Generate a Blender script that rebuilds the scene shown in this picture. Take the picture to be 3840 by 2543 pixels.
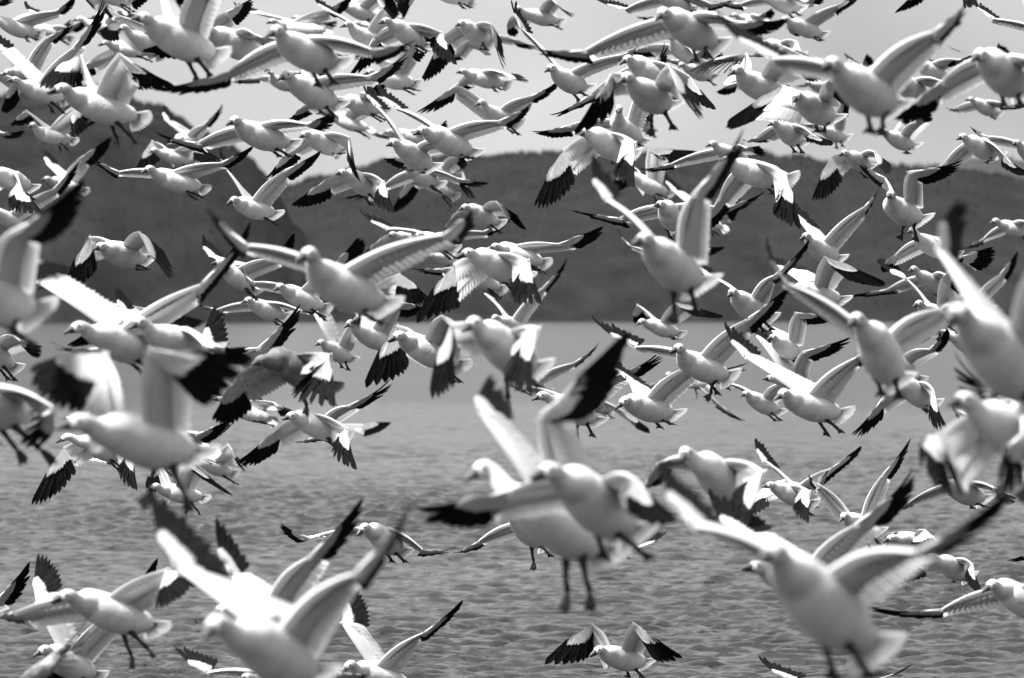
import bpy, bmesh, math, random
from mathutils import Vector, Matrix, noise

sc = bpy.context.scene
for o in list(bpy.data.objects):
    bpy.data.objects.remove(o)
C = sc.collection
random.seed(7)

# ------------------------------------------------------------------ camera
CAM_H = 3.2                       # metres above the water
LENS = 200.0
FPX = 3840 * LENS / 36.0          # focal length in photo pixels
HORIZON_Y = 1200                  # photo row of the true horizon
PITCH = math.atan((1271.5 - HORIZON_Y) / FPX)
cd = bpy.data.cameras.new('camera')
cam = bpy.data.objects.new('camera', cd)
C.objects.link(cam)
cam.location = (0, 0, CAM_H)
cam.rotation_euler = (math.pi / 2 - PITCH, 0, 0)
cd.lens = LENS
cd.sensor_width = 36
cd.clip_start = 0.5
cd.clip_end = 60000
cd.dof.use_dof = True
cd.dof.focus_distance = 44.0
cd.dof.aperture_fstop = LENS / 1000 / 0.040
sc.camera = cam
RM = Matrix.Rotation(math.pi / 2 - PITCH, 3, 'X')


def at(px, py, depth):
    """the point seen at photo pixel (px, py) at this distance along the view"""
    return Vector((0, 0, CAM_H)) + RM @ (Vector(((px - 1920) / FPX, -(py - 1271.5) / FPX, -1)) * depth)


# ------------------------------------------------------------------ sky and sun
SUN_EL, SUN_AZ = math.radians(57), math.radians(-122)     # azimuth from the view direction (+Y), negative = left
w = bpy.data.worlds.new('World')
sc.world = w
w.use_nodes = True
nt = w.node_tree
nt.nodes.clear()
N, L = nt.nodes.new, nt.links.new
sky = N('ShaderNodeTexSky')
sky.sky_type = 'NISHITA'
sky.sun_disc = False
sky.sun_elevation = SUN_EL
sky.sun_rotation = SUN_AZ
sky.air_density = 1.0
sky.dust_density = 3.0
sky.altitude = 0
bw = N('ShaderNodeRGBToBW')
L(sky.outputs[0], bw.inputs[0])
tc = N('ShaderNodeTexCoord')
mp = N('ShaderNodeMapping')
mp.inputs['Scale'].default_value = (1.0, 1.0, 2.2)
mp.inputs['Location'].default_value = (0.2, 0, 0)
L(tc.outputs['Generated'], mp.inputs[0])
cl = N('ShaderNodeTexNoise')
cl.inputs['Scale'].default_value = 9.0
cl.inputs['Detail'].default_value = 4.0
cl.inputs['Roughness'].default_value = 0.45
L(mp.outputs[0], cl.inputs['Vector'])
mr = N('ShaderNodeMapRange')
mr.inputs['From Min'].default_value = 0.3
mr.inputs['From Max'].default_value = 0.7
mr.inputs['To Min'].default_value = 0.66
mr.inputs['To Max'].default_value = 1.18
L(cl.outputs[0], mr.inputs[0])
# overcast: an even cloud deck takes over most of the clear sky's own gradient
mixg = N('ShaderNodeMix')
mixg.data_type = 'FLOAT'
mixg.inputs[0].default_value = 0.85
L(bw.outputs[0], mixg.inputs[2])
# the deck of a real overcast is about three times brighter overhead than at the horizon
sep = N('ShaderNodeSeparateXYZ')
L(tc.outputs['Generated'], sep.inputs[0])
cie = N('ShaderNodeMapRange')
cie.inputs['From Min'].default_value = 0.0
cie.inputs['From Max'].default_value = 1.0
cie.inputs['To Min'].default_value = 3.1
cie.inputs['To Max'].default_value = 6.6
L(sep.outputs['Z'], cie.inputs[0])
L(cie.outputs[0], mixg.inputs[3])
mul = N('ShaderNodeMath')
mul.operation = 'MULTIPLY'
L(mixg.outputs[0], mul.inputs[0])
L(mr.outputs[0], mul.inputs[1])
bg = N('ShaderNodeBackground')
bg.inputs['Strength'].default_value = 0.078
L(mul.outputs[0], bg.inputs[0])
wo = N('ShaderNodeOutputWorld')
L(bg.outputs[0], wo.inputs[0])

sd = bpy.data.lights.new('sun', 'SUN')
sd.energy = 4.3
sd.angle = math.radians(12)
sd.color = (1, 1, 1)
sun = bpy.data.objects.new('sun', sd)
C.objects.link(sun)
sv = Vector((math.sin(SUN_AZ) * math.cos(SUN_EL), math.cos(SUN_AZ) * math.cos(SUN_EL), math.sin(SUN_EL)))
sun.rotation_euler = sv.to_track_quat('Z', 'Y').to_euler()

sc.view_settings.view_transform = 'Standard'
sc.view_settings.look = 'None'
sc.view_settings.exposure = 1.5
sc.view_settings.gamma = 1.0
sc.view_settings.use_curve_mapping = False
sc.cycles.max_bounces = 5
sc.cycles.diffuse_bounces = 3
sc.cycles.glossy_bounces = 2
sc.cycles.transmission_bounces = 2


# ------------------------------------------------------------------ materials
def mat(name, col, rough=0.7, noise_scale=0, amt=0.0, bump=0.0, bscale=0, transl=0.0, spec=0.3):
    m = bpy.data.materials.new(name)
    m.use_nodes = True
    t = m.node_tree
    p = t.nodes['Principled BSDF']
    p.inputs['Base Color'].default_value = (col, col, col, 1)
    p.inputs['Roughness'].default_value = rough
    p.inputs['Specular IOR Level'].default_value = spec
    if noise_scale:
        tcn = t.nodes.new('ShaderNodeTexCoord')
        nz = t.nodes.new('ShaderNodeTexNoise')
        nz.inputs['Scale'].default_value = noise_scale
        nz.inputs['Detail'].default_value = 5
        t.links.new(tcn.outputs['Object'], nz.inputs['Vector'])
        r = t.nodes.new('ShaderNodeMapRange')
        r.inputs['From Min'].default_value = 0.3
        r.inputs['From Max'].default_value = 0.7
        r.inputs['To Min'].default_value = col * (1 - amt)
        r.inputs['To Max'].default_value = col * (1 + amt)
        t.links.new(nz.outputs[0], r.inputs[0])
        cc = t.nodes.new('ShaderNodeCombineColor')
        for i in range(3):
            t.links.new(r.outputs[0], cc.inputs[i])
        t.links.new(cc.outputs[0], p.inputs['Base Color'])
        if bump:
            n2 = t.nodes.new('ShaderNodeTexNoise')
            n2.inputs['Scale'].default_value = bscale
            n2.inputs['Detail'].default_value = 3
            t.links.new(tcn.outputs['Object'], n2.inputs['Vector'])
            b = t.nodes.new('ShaderNodeBump')
            b.inputs['Strength'].default_value = bump
            b.inputs['Distance'].default_value = 0.006
            t.links.new(n2.outputs[0], b.inputs['Height'])
            t.links.new(b.outputs[0], p.inputs['Normal'])
    if transl:
        tr = t.nodes.new('ShaderNodeBsdfTranslucent')
        tr.inputs[0].default_value = (col, col, col, 1)
        mx = t.nodes.new('ShaderNodeMixShader')
        mx.inputs[0].default_value = transl
        t.links.new(p.outputs[0], mx.inputs[1])
        t.links.new(tr.outputs[0], mx.inputs[2])
        t.links.new(mx.outputs[0], t.nodes['Material Output'].inputs['Surface'])
    return m


M_WHITE = mat('white_plumage', 0.56, 0.8, 13, 0.13, 0.6, 60, spec=0.1)
M_FACE = mat('stained_face', 0.46, 0.8, 60, 0.14, 0.4, 90, spec=0.1)
M_WING = mat('white_wing', 0.66, 0.8, 14, 0.05, transl=0.30, spec=0.1)
M_SEC = mat('white_flight_feather', 0.70, 0.8, 40, 0.07, transl=0.48, spec=0.1)
M_COVERT = mat('grey_covert', 0.56, 0.8, 30, 0.12, transl=0.28, spec=0.1)
M_BLACK = mat('black_primary', 0.0055, 0.75, 40, 0.5, spec=0.06)
M_BILL = mat('bill', 0.085, 0.45, 60, 0.25)
M_GRIN = mat('dark_bill_edge', 0.008, 0.5)
M_EYE = mat('eye', 0.01, 0.12, spec=0.6)
M_FOOT = mat('foot', 0.022, 0.5, 40, 0.3)
M_YOUNG = mat('young_grey_plumage', 0.15, 0.8, 25, 0.3, 0.5, 55, spec=0.1)
M_YWING = mat('young_grey_wing', 0.32, 0.8, 18, 0.25, transl=0.15, spec=0.1)


def link(name, verts, faces, mats, parent=None, smooth=True, midx=None, kind=None):
    me = bpy.data.meshes.new(name)
    me.from_pydata(verts, [], faces)
    for m in mats:
        me.materials.append(m)
    if midx:
        me.polygons.foreach_set('material_index', midx)
    if smooth:
        me.polygons.foreach_set('use_smooth', [True] * len(faces))
    me.update()
    o = bpy.data.objects.new(name, me)
    C.objects.link(o)
    if parent:
        o.parent = parent
    if kind:
        o['kind'] = kind
    return o


# ------------------------------------------------------------------ water
def water_material():
    m = bpy.data.materials.new('lake_water')
    m.use_nodes = True
    t = m.node_tree
    p = t.nodes['Principled BSDF']
    p.inputs['Base Color'].default_value = (0.012, 0.012, 0.012, 1)
    p.inputs['Roughness'].default_value = 0.12
    p.inputs['IOR'].default_value = 1.33
    g = t.nodes.new('ShaderNodeTexCoord')

    def layer(sx, sy, detail, rough, rot=0.0):
        mpn = t.nodes.new('ShaderNodeMapping')
        mpn.inputs['Scale'].default_value = (sx, sy, 1)
        mpn.inputs['Rotation'].default_value = (0, 0, rot)
        t.links.new(g.outputs['Object'], mpn.inputs[0])
        n = t.nodes.new('ShaderNodeTexNoise')
        n.inputs['Scale'].default_value = 1
        n.inputs['Detail'].default_value = detail
        n.inputs['Roughness'].default_value = rough
        t.links.new(mpn.outputs[0], n.inputs['Vector'])
        return n
    a = layer(2.6, 1.2, 4, 0.6, 0.06)
    b = layer(8.0, 3.4, 3, 0.6, -0.08)
    c = layer(0.03, 0.012, 3, 0.5)
    add = t.nodes.new('ShaderNodeMath')
    add.operation = 'MULTIPLY_ADD'
    t.links.new(b.outputs[0], add.inputs[0])
    add.inputs[1].default_value = 0.34
    t.links.new(a.outputs[0], add.inputs[2])
    # gusts: patches of rougher and calmer water
    mrn = t.nodes.new('ShaderNodeMapRange')
    mrn.inputs['From Min'].default_value = 0.35
    mrn.inputs['From Max'].default_value = 0.65
    mrn.inputs['To Min'].default_value = 0.55
    mrn.inputs['To Max'].default_value = 1.0
    t.links.new(c.outputs[0], mrn.inputs[0])
    bmp = t.nodes.new('ShaderNodeBump')
    bmp.inputs['Distance'].default_value = WAVE
    t.links.new(mrn.outputs[0], bmp.inputs['Strength'])
    t.links.new(add.outputs[0], bmp.inputs['Height'])
    t.links.new(bmp.outputs[0], p.inputs['Normal'])
    return m


WAVE = 0.010


def build_water():
    """one sheet: real wind waves near the geese, flat with fine relief towards the far shore"""
    import numpy as np
    rs = np.random.RandomState(4)
    ys = [-3000.0, -400.0, 0.0, 20.0, 34.0]
    y = 40.0
    while y < 270:
        ys.append(y)
        y += 0.055 * (y / 48.0) ** 1.4
    while y < 26000:
        ys.append(y)
        y *= 1.10
    ys.append(26000.0)
    inner = np.linspace(-1.65, 1.65, 470)
    cs = np.concatenate([[-6, -5, -4, -3, -2.3, -1.9], inner, [1.9, 2.3, 3, 4, 5, 6]])
    Y = np.array(ys)[:, None] + 0 * cs[None, :]
    X = 0.09 * np.clip(np.abs(Y), 40, None) * cs[None, :]
    X[:, 0], X[:, -1] = -14500.0, 14500.0
    H = np.zeros_like(X)
    fade = np.clip((235 - Y) / 150, 0, 1) * np.clip((Y - 34) / 4, 0, 1) * (np.abs(cs[None, :]) <= 1.64)
    for k in range(90):
        wl = 0.13 * (0.85 / 0.13) ** rs.rand()
        ang = rs.normal(0.12, 0.62)
        kx, ky = math.sin(ang) * 2 * math.pi / wl, math.cos(ang) * 2 * math.pi / wl
        amp = 0.0082 * wl ** 0.95 * rs.uniform(0.5, 1.3)
        ph = kx * X + ky * Y + rs.rand() * 6.283
        H += amp * (np.sin(ph) + 0.25 * np.cos(2 * ph))
    gust = 0.75 + 0.35 * np.sin(X * 0.21 + 1.3 * np.sin(Y * 0.05)) * np.sin(Y * 0.11 + 0.4)
    H = H * fade * gust * WAVE_H
    nr, nc = X.shape
    co = np.stack([X, Y, H], -1).reshape(-1, 3)
    idx = (np.arange(nr - 1)[:, None] * nc + np.arange(nc - 1)[None, :]).reshape(-1)
    quads = np.stack([idx, idx + 1, idx + nc + 1, idx + nc], -1)
    me = bpy.data.meshes.new('water')
    me.vertices.add(len(co))
    me.vertices.foreach_set('co', co.astype('f').ravel())
    me.loops.add(quads.size)
    me.loops.foreach_set('vertex_index', quads.astype('i').ravel())
    me.polygons.add(len(quads))
    me.polygons.foreach_set('loop_start', np.arange(0, quads.size, 4, dtype='i'))
    me.polygons.foreach_set('use_smooth', np.ones(len(quads), bool))
    me.materials.append(water_material())
    me.update()
    me.validate()
    o = bpy.data.objects.new('water', me)
    C.objects.link(o)
    o['kind'] = 'structure'
    return o


WAVE_H = 1.25
build_water()


# ------------------------------------------------------------------ hills and forest
def forest_floor(name, col, lo=0.7, hi=1.4):
    m = bpy.data.materials.new(name)
    m.use_nodes = True
    t = m.node_tree
    p = t.nodes['Principled BSDF']
    p.inputs['Roughness'].default_value = 1
    p.inputs['Specular IOR Level'].default_value = 0
    g = t.nodes.new('ShaderNodeTexCoord')
    n = t.nodes.new('ShaderNodeTexNoise')
    n.inputs['Scale'].default_value = 0.012
    n.inputs['Detail'].default_value = 6
    n.inputs['Roughness'].default_value = 0.65
    t.links.new(g.outputs['Object'], n.inputs['Vector'])
    r = t.nodes.new('ShaderNodeMapRange')
    r.inputs['From Min'].default_value = 0.32
    r.inputs['From Max'].default_value = 0.72
    r.inputs['To Min'].default_value = col * lo
    r.inputs['To Max'].default_value = col * hi
    t.links.new(n.outputs[0], r.inputs[0])
    cc = t.nodes.new('ShaderNodeCombineColor')
    for i in range(3):
        t.links.new(r.outputs[0], cc.inputs[i])
    t.links.new(cc.outputs[0], p.inputs['Base Color'])
    return m


def interp(pts, x):
    if x <= pts[0][0]:
        return pts[0][1]
    for (x0, y0), (x1, y1) in zip(pts, pts[1:]):
        if x <= x1:
            f = (x - x0) / (x1 - x0)
            f = f * f * (3 - 2 * f)
            return y0 + (y1 - y0) * f
    return pts[-1][1]


def hill(profile, dist, depth, seed, m_floor, m_tree, ntree, name='hill', tree_h=(5, 9), clear=None):
    """a wooded hill whose crest stands at DIST and whose foot meets the water DEPTH nearer"""
    mpp = dist / FPX
    prof = [((x - 1920) * mpp, CAM_H + (HORIZON_Y - y) * mpp) for x, y in profile]
    x0, x1 = prof[0][0], prof[-1][0]
    nx, nv = 260, 34

    def height(x, v):
        top = interp(prof, x)
        s = math.sin(min(v, 1) * math.pi / 2) ** 0.9 if v <= 1 else 1 - (v - 1) * 0.8
        h = top * s
        q = noise.fractal(Vector((x / 420 + seed, v * 2.2, seed)), 1.0, 2.0, 4)
        ed = max(0, 1 - abs(v - 0.5) * 2)
        return h + q * 0.11 * max(top, 60) * ed + noise.noise(Vector((x / 60, v * 9, seed))) * 3.5 + noise.noise(Vector((x / 170, v * 3, seed + 7))) * 5 * min(1, v * 2)
    vs, fs = [], []
    for j in range(nv + 1):
        v = j / nv * 1.35
        y = dist - depth * (1 - v)
        for i in range(nx + 1):
            x = (x0 + (x1 - x0) * i / nx) * (y / dist)
            z = max(-3.0, height(x0 + (x1 - x0) * i / nx, v)) if j else -3.0
            vs.append((x, y, z))
    for j in range(nv):
        for i in range(nx):
            a = j * (nx + 1) + i
            fs.append((a, a + 1, a + nx + 2, a + nx + 1))
    h = link(name, vs, fs, [m_floor])
    h['kind'] = 'structure'
    # conifers: too many to count, one object
    rnd = random.Random(seed)
    tv, tf = [], []
    for k in range(ntree):
        if k < ntree * 0.3:
            v = rnd.gauss(1.0, 0.015)
        else:
            v = rnd.random() ** 0.8 * 1.05
        v = max(0.01, min(1.12, v))
        x = rnd.uniform(x0, x1)
        if clear and clear(x / mpp + 1920, HORIZON_Y - (height(x, v) - CAM_H) / mpp) and rnd.random() < 0.85:
            continue
        y = dist - depth * (1 - v)
        z = height(x, v)
        if z < 0.5:
            continue
        hh = rnd.uniform(*tree_h) * ((0.55 + 1.1 * abs(noise.noise(Vector((x / 90, v * 5, 3 + seed))))) if abs(v - 1) < 0.06 else 0.5)
        r = hh * rnd.uniform(0.16, 0.26)
        b = len(tv)
        X = x * (y / dist)
        a0 = rnd.random() * 6.28
        for q in range(5):
            an = a0 + q * 1.2566
            tv.append((X + r * math.cos(an), y + r * math.sin(an), z - 1))
        for q in range(5):
            an = a0 + q * 1.2566 + 0.6
            tv.append((X + r * 0.55 * math.cos(an), y + r * 0.55 * math.sin(an), z + hh * 0.55))
        tv.append((X + rnd.uniform(-.1, .1) * hh, y, z + hh))
        for q in range(5):
            tf.append((b + q, b + (q + 1) % 5, b + 5 + q))
            tf.append((b + (q + 1) % 5, b + 5 + (q + 1) % 5, b + 5 + q))
            tf.append((b + 5 + q, b + 5 + (q + 1) % 5, b + 10))
    link('forest', tv, tf, [m_tree], smooth=False, kind='stuff')
    return h


F_NEAR = forest_floor('forest_floor', 0.009, 0.55, 1.9)
F_MID = forest_floor('forest_floor_middle', 0.0095, 0.55, 1.9)
F_FAR = forest_floor('forest_floor_far_hazed', 0.03)  # paler than the nearer floors: distance haze put into the base colour
T_NEAR = forest_floor('conifer_green', 0.0085, 0.7, 1.4)
T_MID = forest_floor('conifer_green_middle', 0.0085, 0.7, 1.4)
LEFT = [(-3400, 1225), (-2900, 1080), (-2300, 880), (-1700, 760), (-1200, 640), (-900, 540), (-500, 430), (-150, 400), (84, 357), (200, 330), (350, 335), (470, 365), (530, 395), (591, 408), (667, 452), (760, 500), (866, 552), (940, 600), (985, 652), (1040, 745), (1110, 860), (1200, 980), (1320, 1090), (1460, 1170), (1560, 1205), (1750, 1230)]
MID = [(-1600, 1225), (-900, 1120), (-300, 1020), (300, 880), (700, 760), (950, 718), (1088, 699), (1193, 672), (1362, 638), (1447, 615), (1600, 606), (1745, 592), (1840, 600), (1945, 580), (2072, 578), (2250, 590), (2450, 582), (2650, 590), (2840, 592), (2967, 606), (3093, 616), (3347, 630), (3500, 632), (3621, 645), (3730, 662), (3840, 684), (4100, 720), (4600, 760), (5200, 740), (5900, 860), (6500, 1040), (7000, 1225)]
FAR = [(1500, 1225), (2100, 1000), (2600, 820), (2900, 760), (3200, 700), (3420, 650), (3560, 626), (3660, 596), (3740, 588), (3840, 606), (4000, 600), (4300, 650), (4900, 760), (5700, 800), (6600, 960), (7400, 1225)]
hill(LEFT, 8200, 900, 3, F_NEAR, T_NEAR, 13000, tree_h=(6, 13))
hill(MID, 11500, 1500, 11, F_MID, T_MID, 22000, tree_h=(8, 17),
     clear=lambda px, py: abs((py - 1010) - (px - 2120) * 0.42) < 26 and 2030 < px < 2330)
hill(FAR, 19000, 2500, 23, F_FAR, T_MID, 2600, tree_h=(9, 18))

HAZE = 3e-6
if HAZE:
    hb = []
    for x in (-15000, 15000):
        for y in (-3200, 26500):
            for z in (-4, 640):
                hb.append((x, y, z))
    haze = link('haze', hb, [(0, 1, 3, 2), (4, 6, 7, 5), (0, 4, 5, 1), (2, 3, 7, 6), (0, 2, 6, 4), (1, 5, 7, 3)], [], smooth=False, kind='stuff')
    mh = bpy.data.materials.new('haze')
    mh.use_nodes = True
    mh.node_tree.nodes.clear()
    pv = mh.node_tree.nodes.new('ShaderNodeVolumePrincipled')
    pv.inputs['Color'].default_value = (0.9, 0.9, 0.9, 1)
    pv.inputs['Density'].default_value = HAZE
    mo = mh.node_tree.nodes.new('ShaderNodeOutputMaterial')
    mh.node_tree.links.new(pv.outputs[0], mo.inputs['Volume'])
    haze.data.materials.append(mh)

# ------------------------------------------------------------------ the geese
Z = Vector((0, 0, 1))
BODY_W = 0.185        # metres across the body; its width in the photo gives the distance


def catmull(P, R, n):
    out = []
    m = len(P)
    for i in range(m - 1):
        p0, p1, p2, p3 = P[max(i - 1, 0)], P[i], P[i + 1], P[min(i + 2, m - 1)]
        k = n[i] if isinstance(n, (list, tuple)) else n
        for j in range(k):
            t = j / k
            q = 0.5 * ((2 * p1) + (p2 - p0) * t + (2 * p0 - 5 * p1 + 4 * p2 - p3) * t * t + (3 * p1 - p0 - 3 * p2 + p3) * t ** 3)
            s = t * t * (3 - 2 * t)
            out.append((q, R[i] * (1 - s) + R[i + 1] * s))
    out.append((P[-1], R[-1]))
    return out


def tube(stations, seg, up, flat=1.0):
    """rings along the stations; returns verts and faces with closed ends"""
    vs, fs = [], []
    n = len(stations)
    for i, (p, r) in enumerate(stations):
        a = stations[max(i - 1, 0)][0]
        b = stations[min(i + 1, n - 1)][0]
        d = (b - a)
        d = d.normalized() if d.length > 1e-9 else Vector((1, 0, 0))
        u = up - d * up.dot(d)
        u = u.normalized() if u.length > 1e-3 else d.orthogonal().normalized()
        s = d.cross(u)
        for k in range(seg):
            an = 2 * math.pi * k / seg
            vs.append(p + s * (r * math.cos(an)) + u * (r * flat * math.sin(an)))
    for i in range(n - 1):
        for k in range(seg):
            a = i * seg + k
            b = i * seg + (k + 1) % seg
            fs.append((a, b, b + seg, a + seg))
    fs.append(tuple(range(seg - 1, -1, -1)))
    fs.append(tuple(range((n - 1) * seg, n * seg)))
    return vs, fs


def slerp(a, b, t):
    d = max(-1.0, min(1.0, a.dot(b)))
    th = math.acos(d)
    if th < 1e-3:
        return a.lerp(b, t).normalized()
    if th > 3.0:
        return (a.lerp(b, t) + a.orthogonal() * 0.02).normalized()
    return ((a * math.sin((1 - t) * th) + b * math.sin(t * th)) / math.sin(th)).normalized()


def feather(base, d, n, length, width, bend, sweep=0.0, rows=7, tipround=0.82):
    """one flight feather: a narrow vane, slightly roofed along its shaft, bent towards n"""
    side = n.cross(d).normalized()
    vs, fs = [], []
    for i in range(rows + 1):
        t = i / rows
        p = base + d * (length * t) + n * (bend * t * t) + side * (sweep * t * t)
        if t < 0.12:
            wd = width * (0.45 + 0.55 * t / 0.12)
        elif t < tipround:
            wd = width * (1 - 0.12 * (t - 0.12))
        else:
            q = (t - tipround) / (1 - tipround)
            wd = width * 0.9 * math.sqrt(max(0.0, 1 - q * q))
            wd = max(wd, width * 0.06)
        vs += [p - side * (wd * 0.42), p + n * (width * 0.10), p + side * (wd * 0.58)]
    for i in range(rows):
        a = i * 3
        fs += [(a, a + 1, a + 4, a + 3), (a + 1, a + 2, a + 5, a + 4)]
    return vs, fs


class Bag:
    def __init__(s):
        s.v, s.f, s.m = [], [], []

    def add(s, vf, mi=0):
        b = len(s.v)
        s.v += [tuple(p) for p in vf[0]]
        s.f += [tuple(i + b for i in f) for f in vf[1]]
        s.m += [mi] * len(vf[1])


def rel(vs, o):
    return [tuple(Vector(p) - o) for p in vs]


EYE = None


def eye_mesh():
    global EYE
    if EYE is None:
        bm = bmesh.new()
        bmesh.ops.create_icosphere(bm, subdivisions=2, radius=0.0078)
        EYE = bpy.data.meshes.new('eye')
        bm.to_mesh(EYE)
        bm.free()
        EYE.materials.append(M_EYE)
        EYE.polygons.foreach_set('use_smooth', [True] * len(EYE.polygons))
    return EYE


def make_wing(root, O, S, Wr, Ti, cw, c0, side, s_px, young, rnd, cwh, hx3=None):
    """side +1 = the bird's left wing. S shoulder, Wr wrist, Ti tip, cw chord vector at the wrist, c0 chord vector at the body"""
    arm = (Wr - S)
    la = arm.length
    hand = (Ti - Wr)
    lb = hand.length
    ah, hh = arm.normalized(), hand.normalized()
    B = Bag()

    def nrm(span, chord):
        n = span.cross(chord) if side > 0 else chord.cross(span)
        return n.normalized() if n.length > 1e-5 else Z.copy()
    n_arm = nrm(ah, (c0 + cw).normalized())
    cwd = cwh.normalized()
    n_hand = nrm(hh, cwd)
    if n_hand.dot(n_arm) < -0.2:
        n_hand = n_arm - hh * n_arm.dot(hh)
        n_hand = n_hand.normalized() if n_hand.length > 1e-3 else n_arm
    # --- arm: an airfoil skin from the shoulder to the wrist
    NU, NK = 9, 7
    prof = [(0, 0.0), (0.06, 0.9), (0.18, 1.0), (0.36, 0.75), (0.58, 0.4), (0.8, 0.15), (1.0, 0.02)]
    up, lo = [], []
    for i in range(NU + 1):
        u = i / NU
        le = S + arm * u + n_arm * (0.018 * math.sin(u * math.pi)) - (c0.normalized() * 0.016 * math.sin(u * math.pi))
        ch = c0.lerp(cw, u) * (1 - 0.06 * math.sin(u * math.pi)) * 0.74
        th = (0.017 * (1 - u) + 0.007 * u)
        ru, rl = [], []
        for (k, tk) in prof:
            camb = n_arm * (0.10 * ch.length * math.sin(min(1, k * 1.15) * math.pi) ** 1 * 0.5)
            p = le + ch * k + camb
            ru.append(p + n_arm * (th * tk))
            rl.append(p - n_arm * (th * tk * 0.55))
        up.append(ru)
        lo.append(rl)
    vs, fs = [], []
    for row in (up, lo):
        for r in row:
            vs += r
    nk = len(prof)
    off = (NU + 1) * nk
    for i in range(NU):
        for k in range(nk - 1):
            a = i * nk + k
            fs.append((a, a + 1, a + nk + 1, a + nk))
            fs.append((off + a, off + a + nk, off + a + nk + 1, off + a + 1))
    B.add((vs, fs), 0)
    # --- a row of coverts over and under the skin
    if s_px >= 58:
        for i in range(12):
            u = (i + 0.4) / 12
            ch = c0.lerp(cw, u)
            dch = (ch + ah * (0.10 * ch.length)).normalized()
            th = (0.017 * (1 - u) + 0.007 * u)
            for s_ in (1, -1):
                nn = (n_arm * s_ + ah * 0.16).normalized()
                nn = (nn - dch * nn.dot(dch)).normalized()
                bb = S + arm * u + ch * 0.16 + n_arm * (s_ * (th * (1.0 if s_ > 0 else 0.55)) + 0.030 * ch.length)
                B.add(feather(bb, dch, nn, ch.length * (0.40 + rnd.uniform(-.02, .02)), la / 12 * 1.7, -0.004, rows=3, tipround=0.6), 0)
    # --- secondaries along the trailing edge
    NS = 15
    for i in range(NS):
        u = (i + 0.4) / NS
        le = S + arm * u
        ch = c0.lerp(cw, u)
        dch = (ch + ah * (0.05 * ch.length)).normalized()
        base = le + ch * 0.38 + n_arm * (0.03 * ch.length + 0.0012 * (i % 2))
        n_t = (n_arm + ah * 0.24).normalized()
        n_t = (n_t - dch * n_t.dot(dch)).normalized()
        B.add(feather(base, dch, n_t, ch.length * (0.64 + rnd.uniform(-.012, .02)), la / NS * 2.7, -0.010, rows=4, tipround=0.84), 2)
    # --- hand: primaries fan out from the wrist, coverts over their bases
    NP = 10
    prim = []
    te_ = Wr + cwh * 1.10 + hh * 0.03
    ctrl = Wr + cwh * 0.85 + hh * (lb * 0.72)
    if hx3 is not None:
        te_ = Wr + cw * 1.06 + hh * 0.02
        ctrl = hx3 * 2 - (te_ + Ti) * 0.5
    for i in range(NP):
        e = (i + 0.5) / (NP - 0.5)
        hand_bone = hh * (0.12 * (0.10 + 0.90 * e) * min(1.0, lb / 0.38))
        base = Wr + hand_bone + cwd * (0.012 * (1 - e))
        tip = te_ * ((1 - e) ** 2) + ctrl * (2 * e * (1 - e)) + Ti * (e * e)
        d = (tip - base)
        ln = d.length * (1 + rnd.uniform(-.015, .015))
        d = d.normalized()
        nl = n_hand - d * n_hand.dot(d)
        nl = nl.normalized() if nl.length > 1e-3 else n_hand
        prim.append((base, d, nl, ln, e))
    # coverts skin
    rows_e = []
    for (base, d, nl, ln, e) in prim:
        rr = []
        cov = (0.40 - 0.08 * e)
        for k in range(5):
            r = k / 4
            p = base + d * (ln * cov * r) - hh * (0.012 * (1 - r))
            rr.append((p, nl * (0.007 * (1 - r * 0.72))))
        rows_e.append(rr)
    # first row: the arm's wrist chord, so that hand and arm join without a gap
    first = []
    for k in range(5):
        r = k / 4
        first.append((Wr + cw * (0.66 * r) - hh * 0.012, n_arm * (0.009 * (1 - r * 0.7))))
    last = []
    b9, d9, n9, l9, e9 = prim[-1]
    for k in range(5):
        r = k / 4
        last.append((Wr + hh * (0.008 + (lb * 0.30) * r) - cwd * (0.006 * (1 - r)), n9 * 0.003))
    rows_e = [first] + rows_e + [last]
    vs, fs = [], []
    for rr in rows_e:
        for p, t in rr:
            vs.append(p + t)
    for rr in rows_e:
        for p, t in rr:
            vs.append(p - t)
    ne = len(rows_e)
    of = ne * 5
    for i in range(ne - 1):
        for k in range(4):
            a = i * 5 + k
            fs.append((a, a + 1, a + 6, a + 5))
            fs.append((of + a, of + a + 5, of + a + 6, of + a + 1))
    for k in range(4):
        a = (ne - 1) * 5 + k
        fs.append((a, a + 1, of + a + 1, of + a))
    B.add((vs, fs), 1)
    # loose covert feathers that break the border between white and black
    for i, (base, d, nl, ln, e) in enumerate(prim):
        for s in (1, -1):
            B.add(feather(base + nl * (0.004 * s), d, nl, ln * (0.46 - 0.09 * e) * rnd.uniform(.94, 1.06), 0.036, 0, rows=4, tipround=0.6), 1)
    wing = link('wing', rel(B.v, O), B.f, [M_YWING if young else M_WING, M_YWING if young else M_COVERT, M_YWING if young else M_SEC], root, midx=B.m)
    # leading-edge rod of the hand is part of the skin above; now the black primaries
    fine = s_px >= 66
    J = Bag()
    for i, (base, d, nl, ln, e) in enumerate(prim):
        curl = (0.02 + 0.05 * e * e) * (ln / 0.35) * rnd.uniform(.4, 1.1)
        nt2 = nl
        nb = prim[i + 1] if i < NP - 1 else prim[i - 1]
        gap = ((base + d * (ln * 0.62)) - (nb[0] + nb[1] * (nb[3] * 0.62))).length
        wdt = max(0.032, min(0.070, gap * 1.75)) * (1 - 0.22 * e)
        vf = feather(base + d * (ln * 0.16) + nl * (0.0012 * ((i % 2) * 2 - 1)), d, nt2, ln * 0.84, wdt, curl, rows=8, tipround=0.8)
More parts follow.
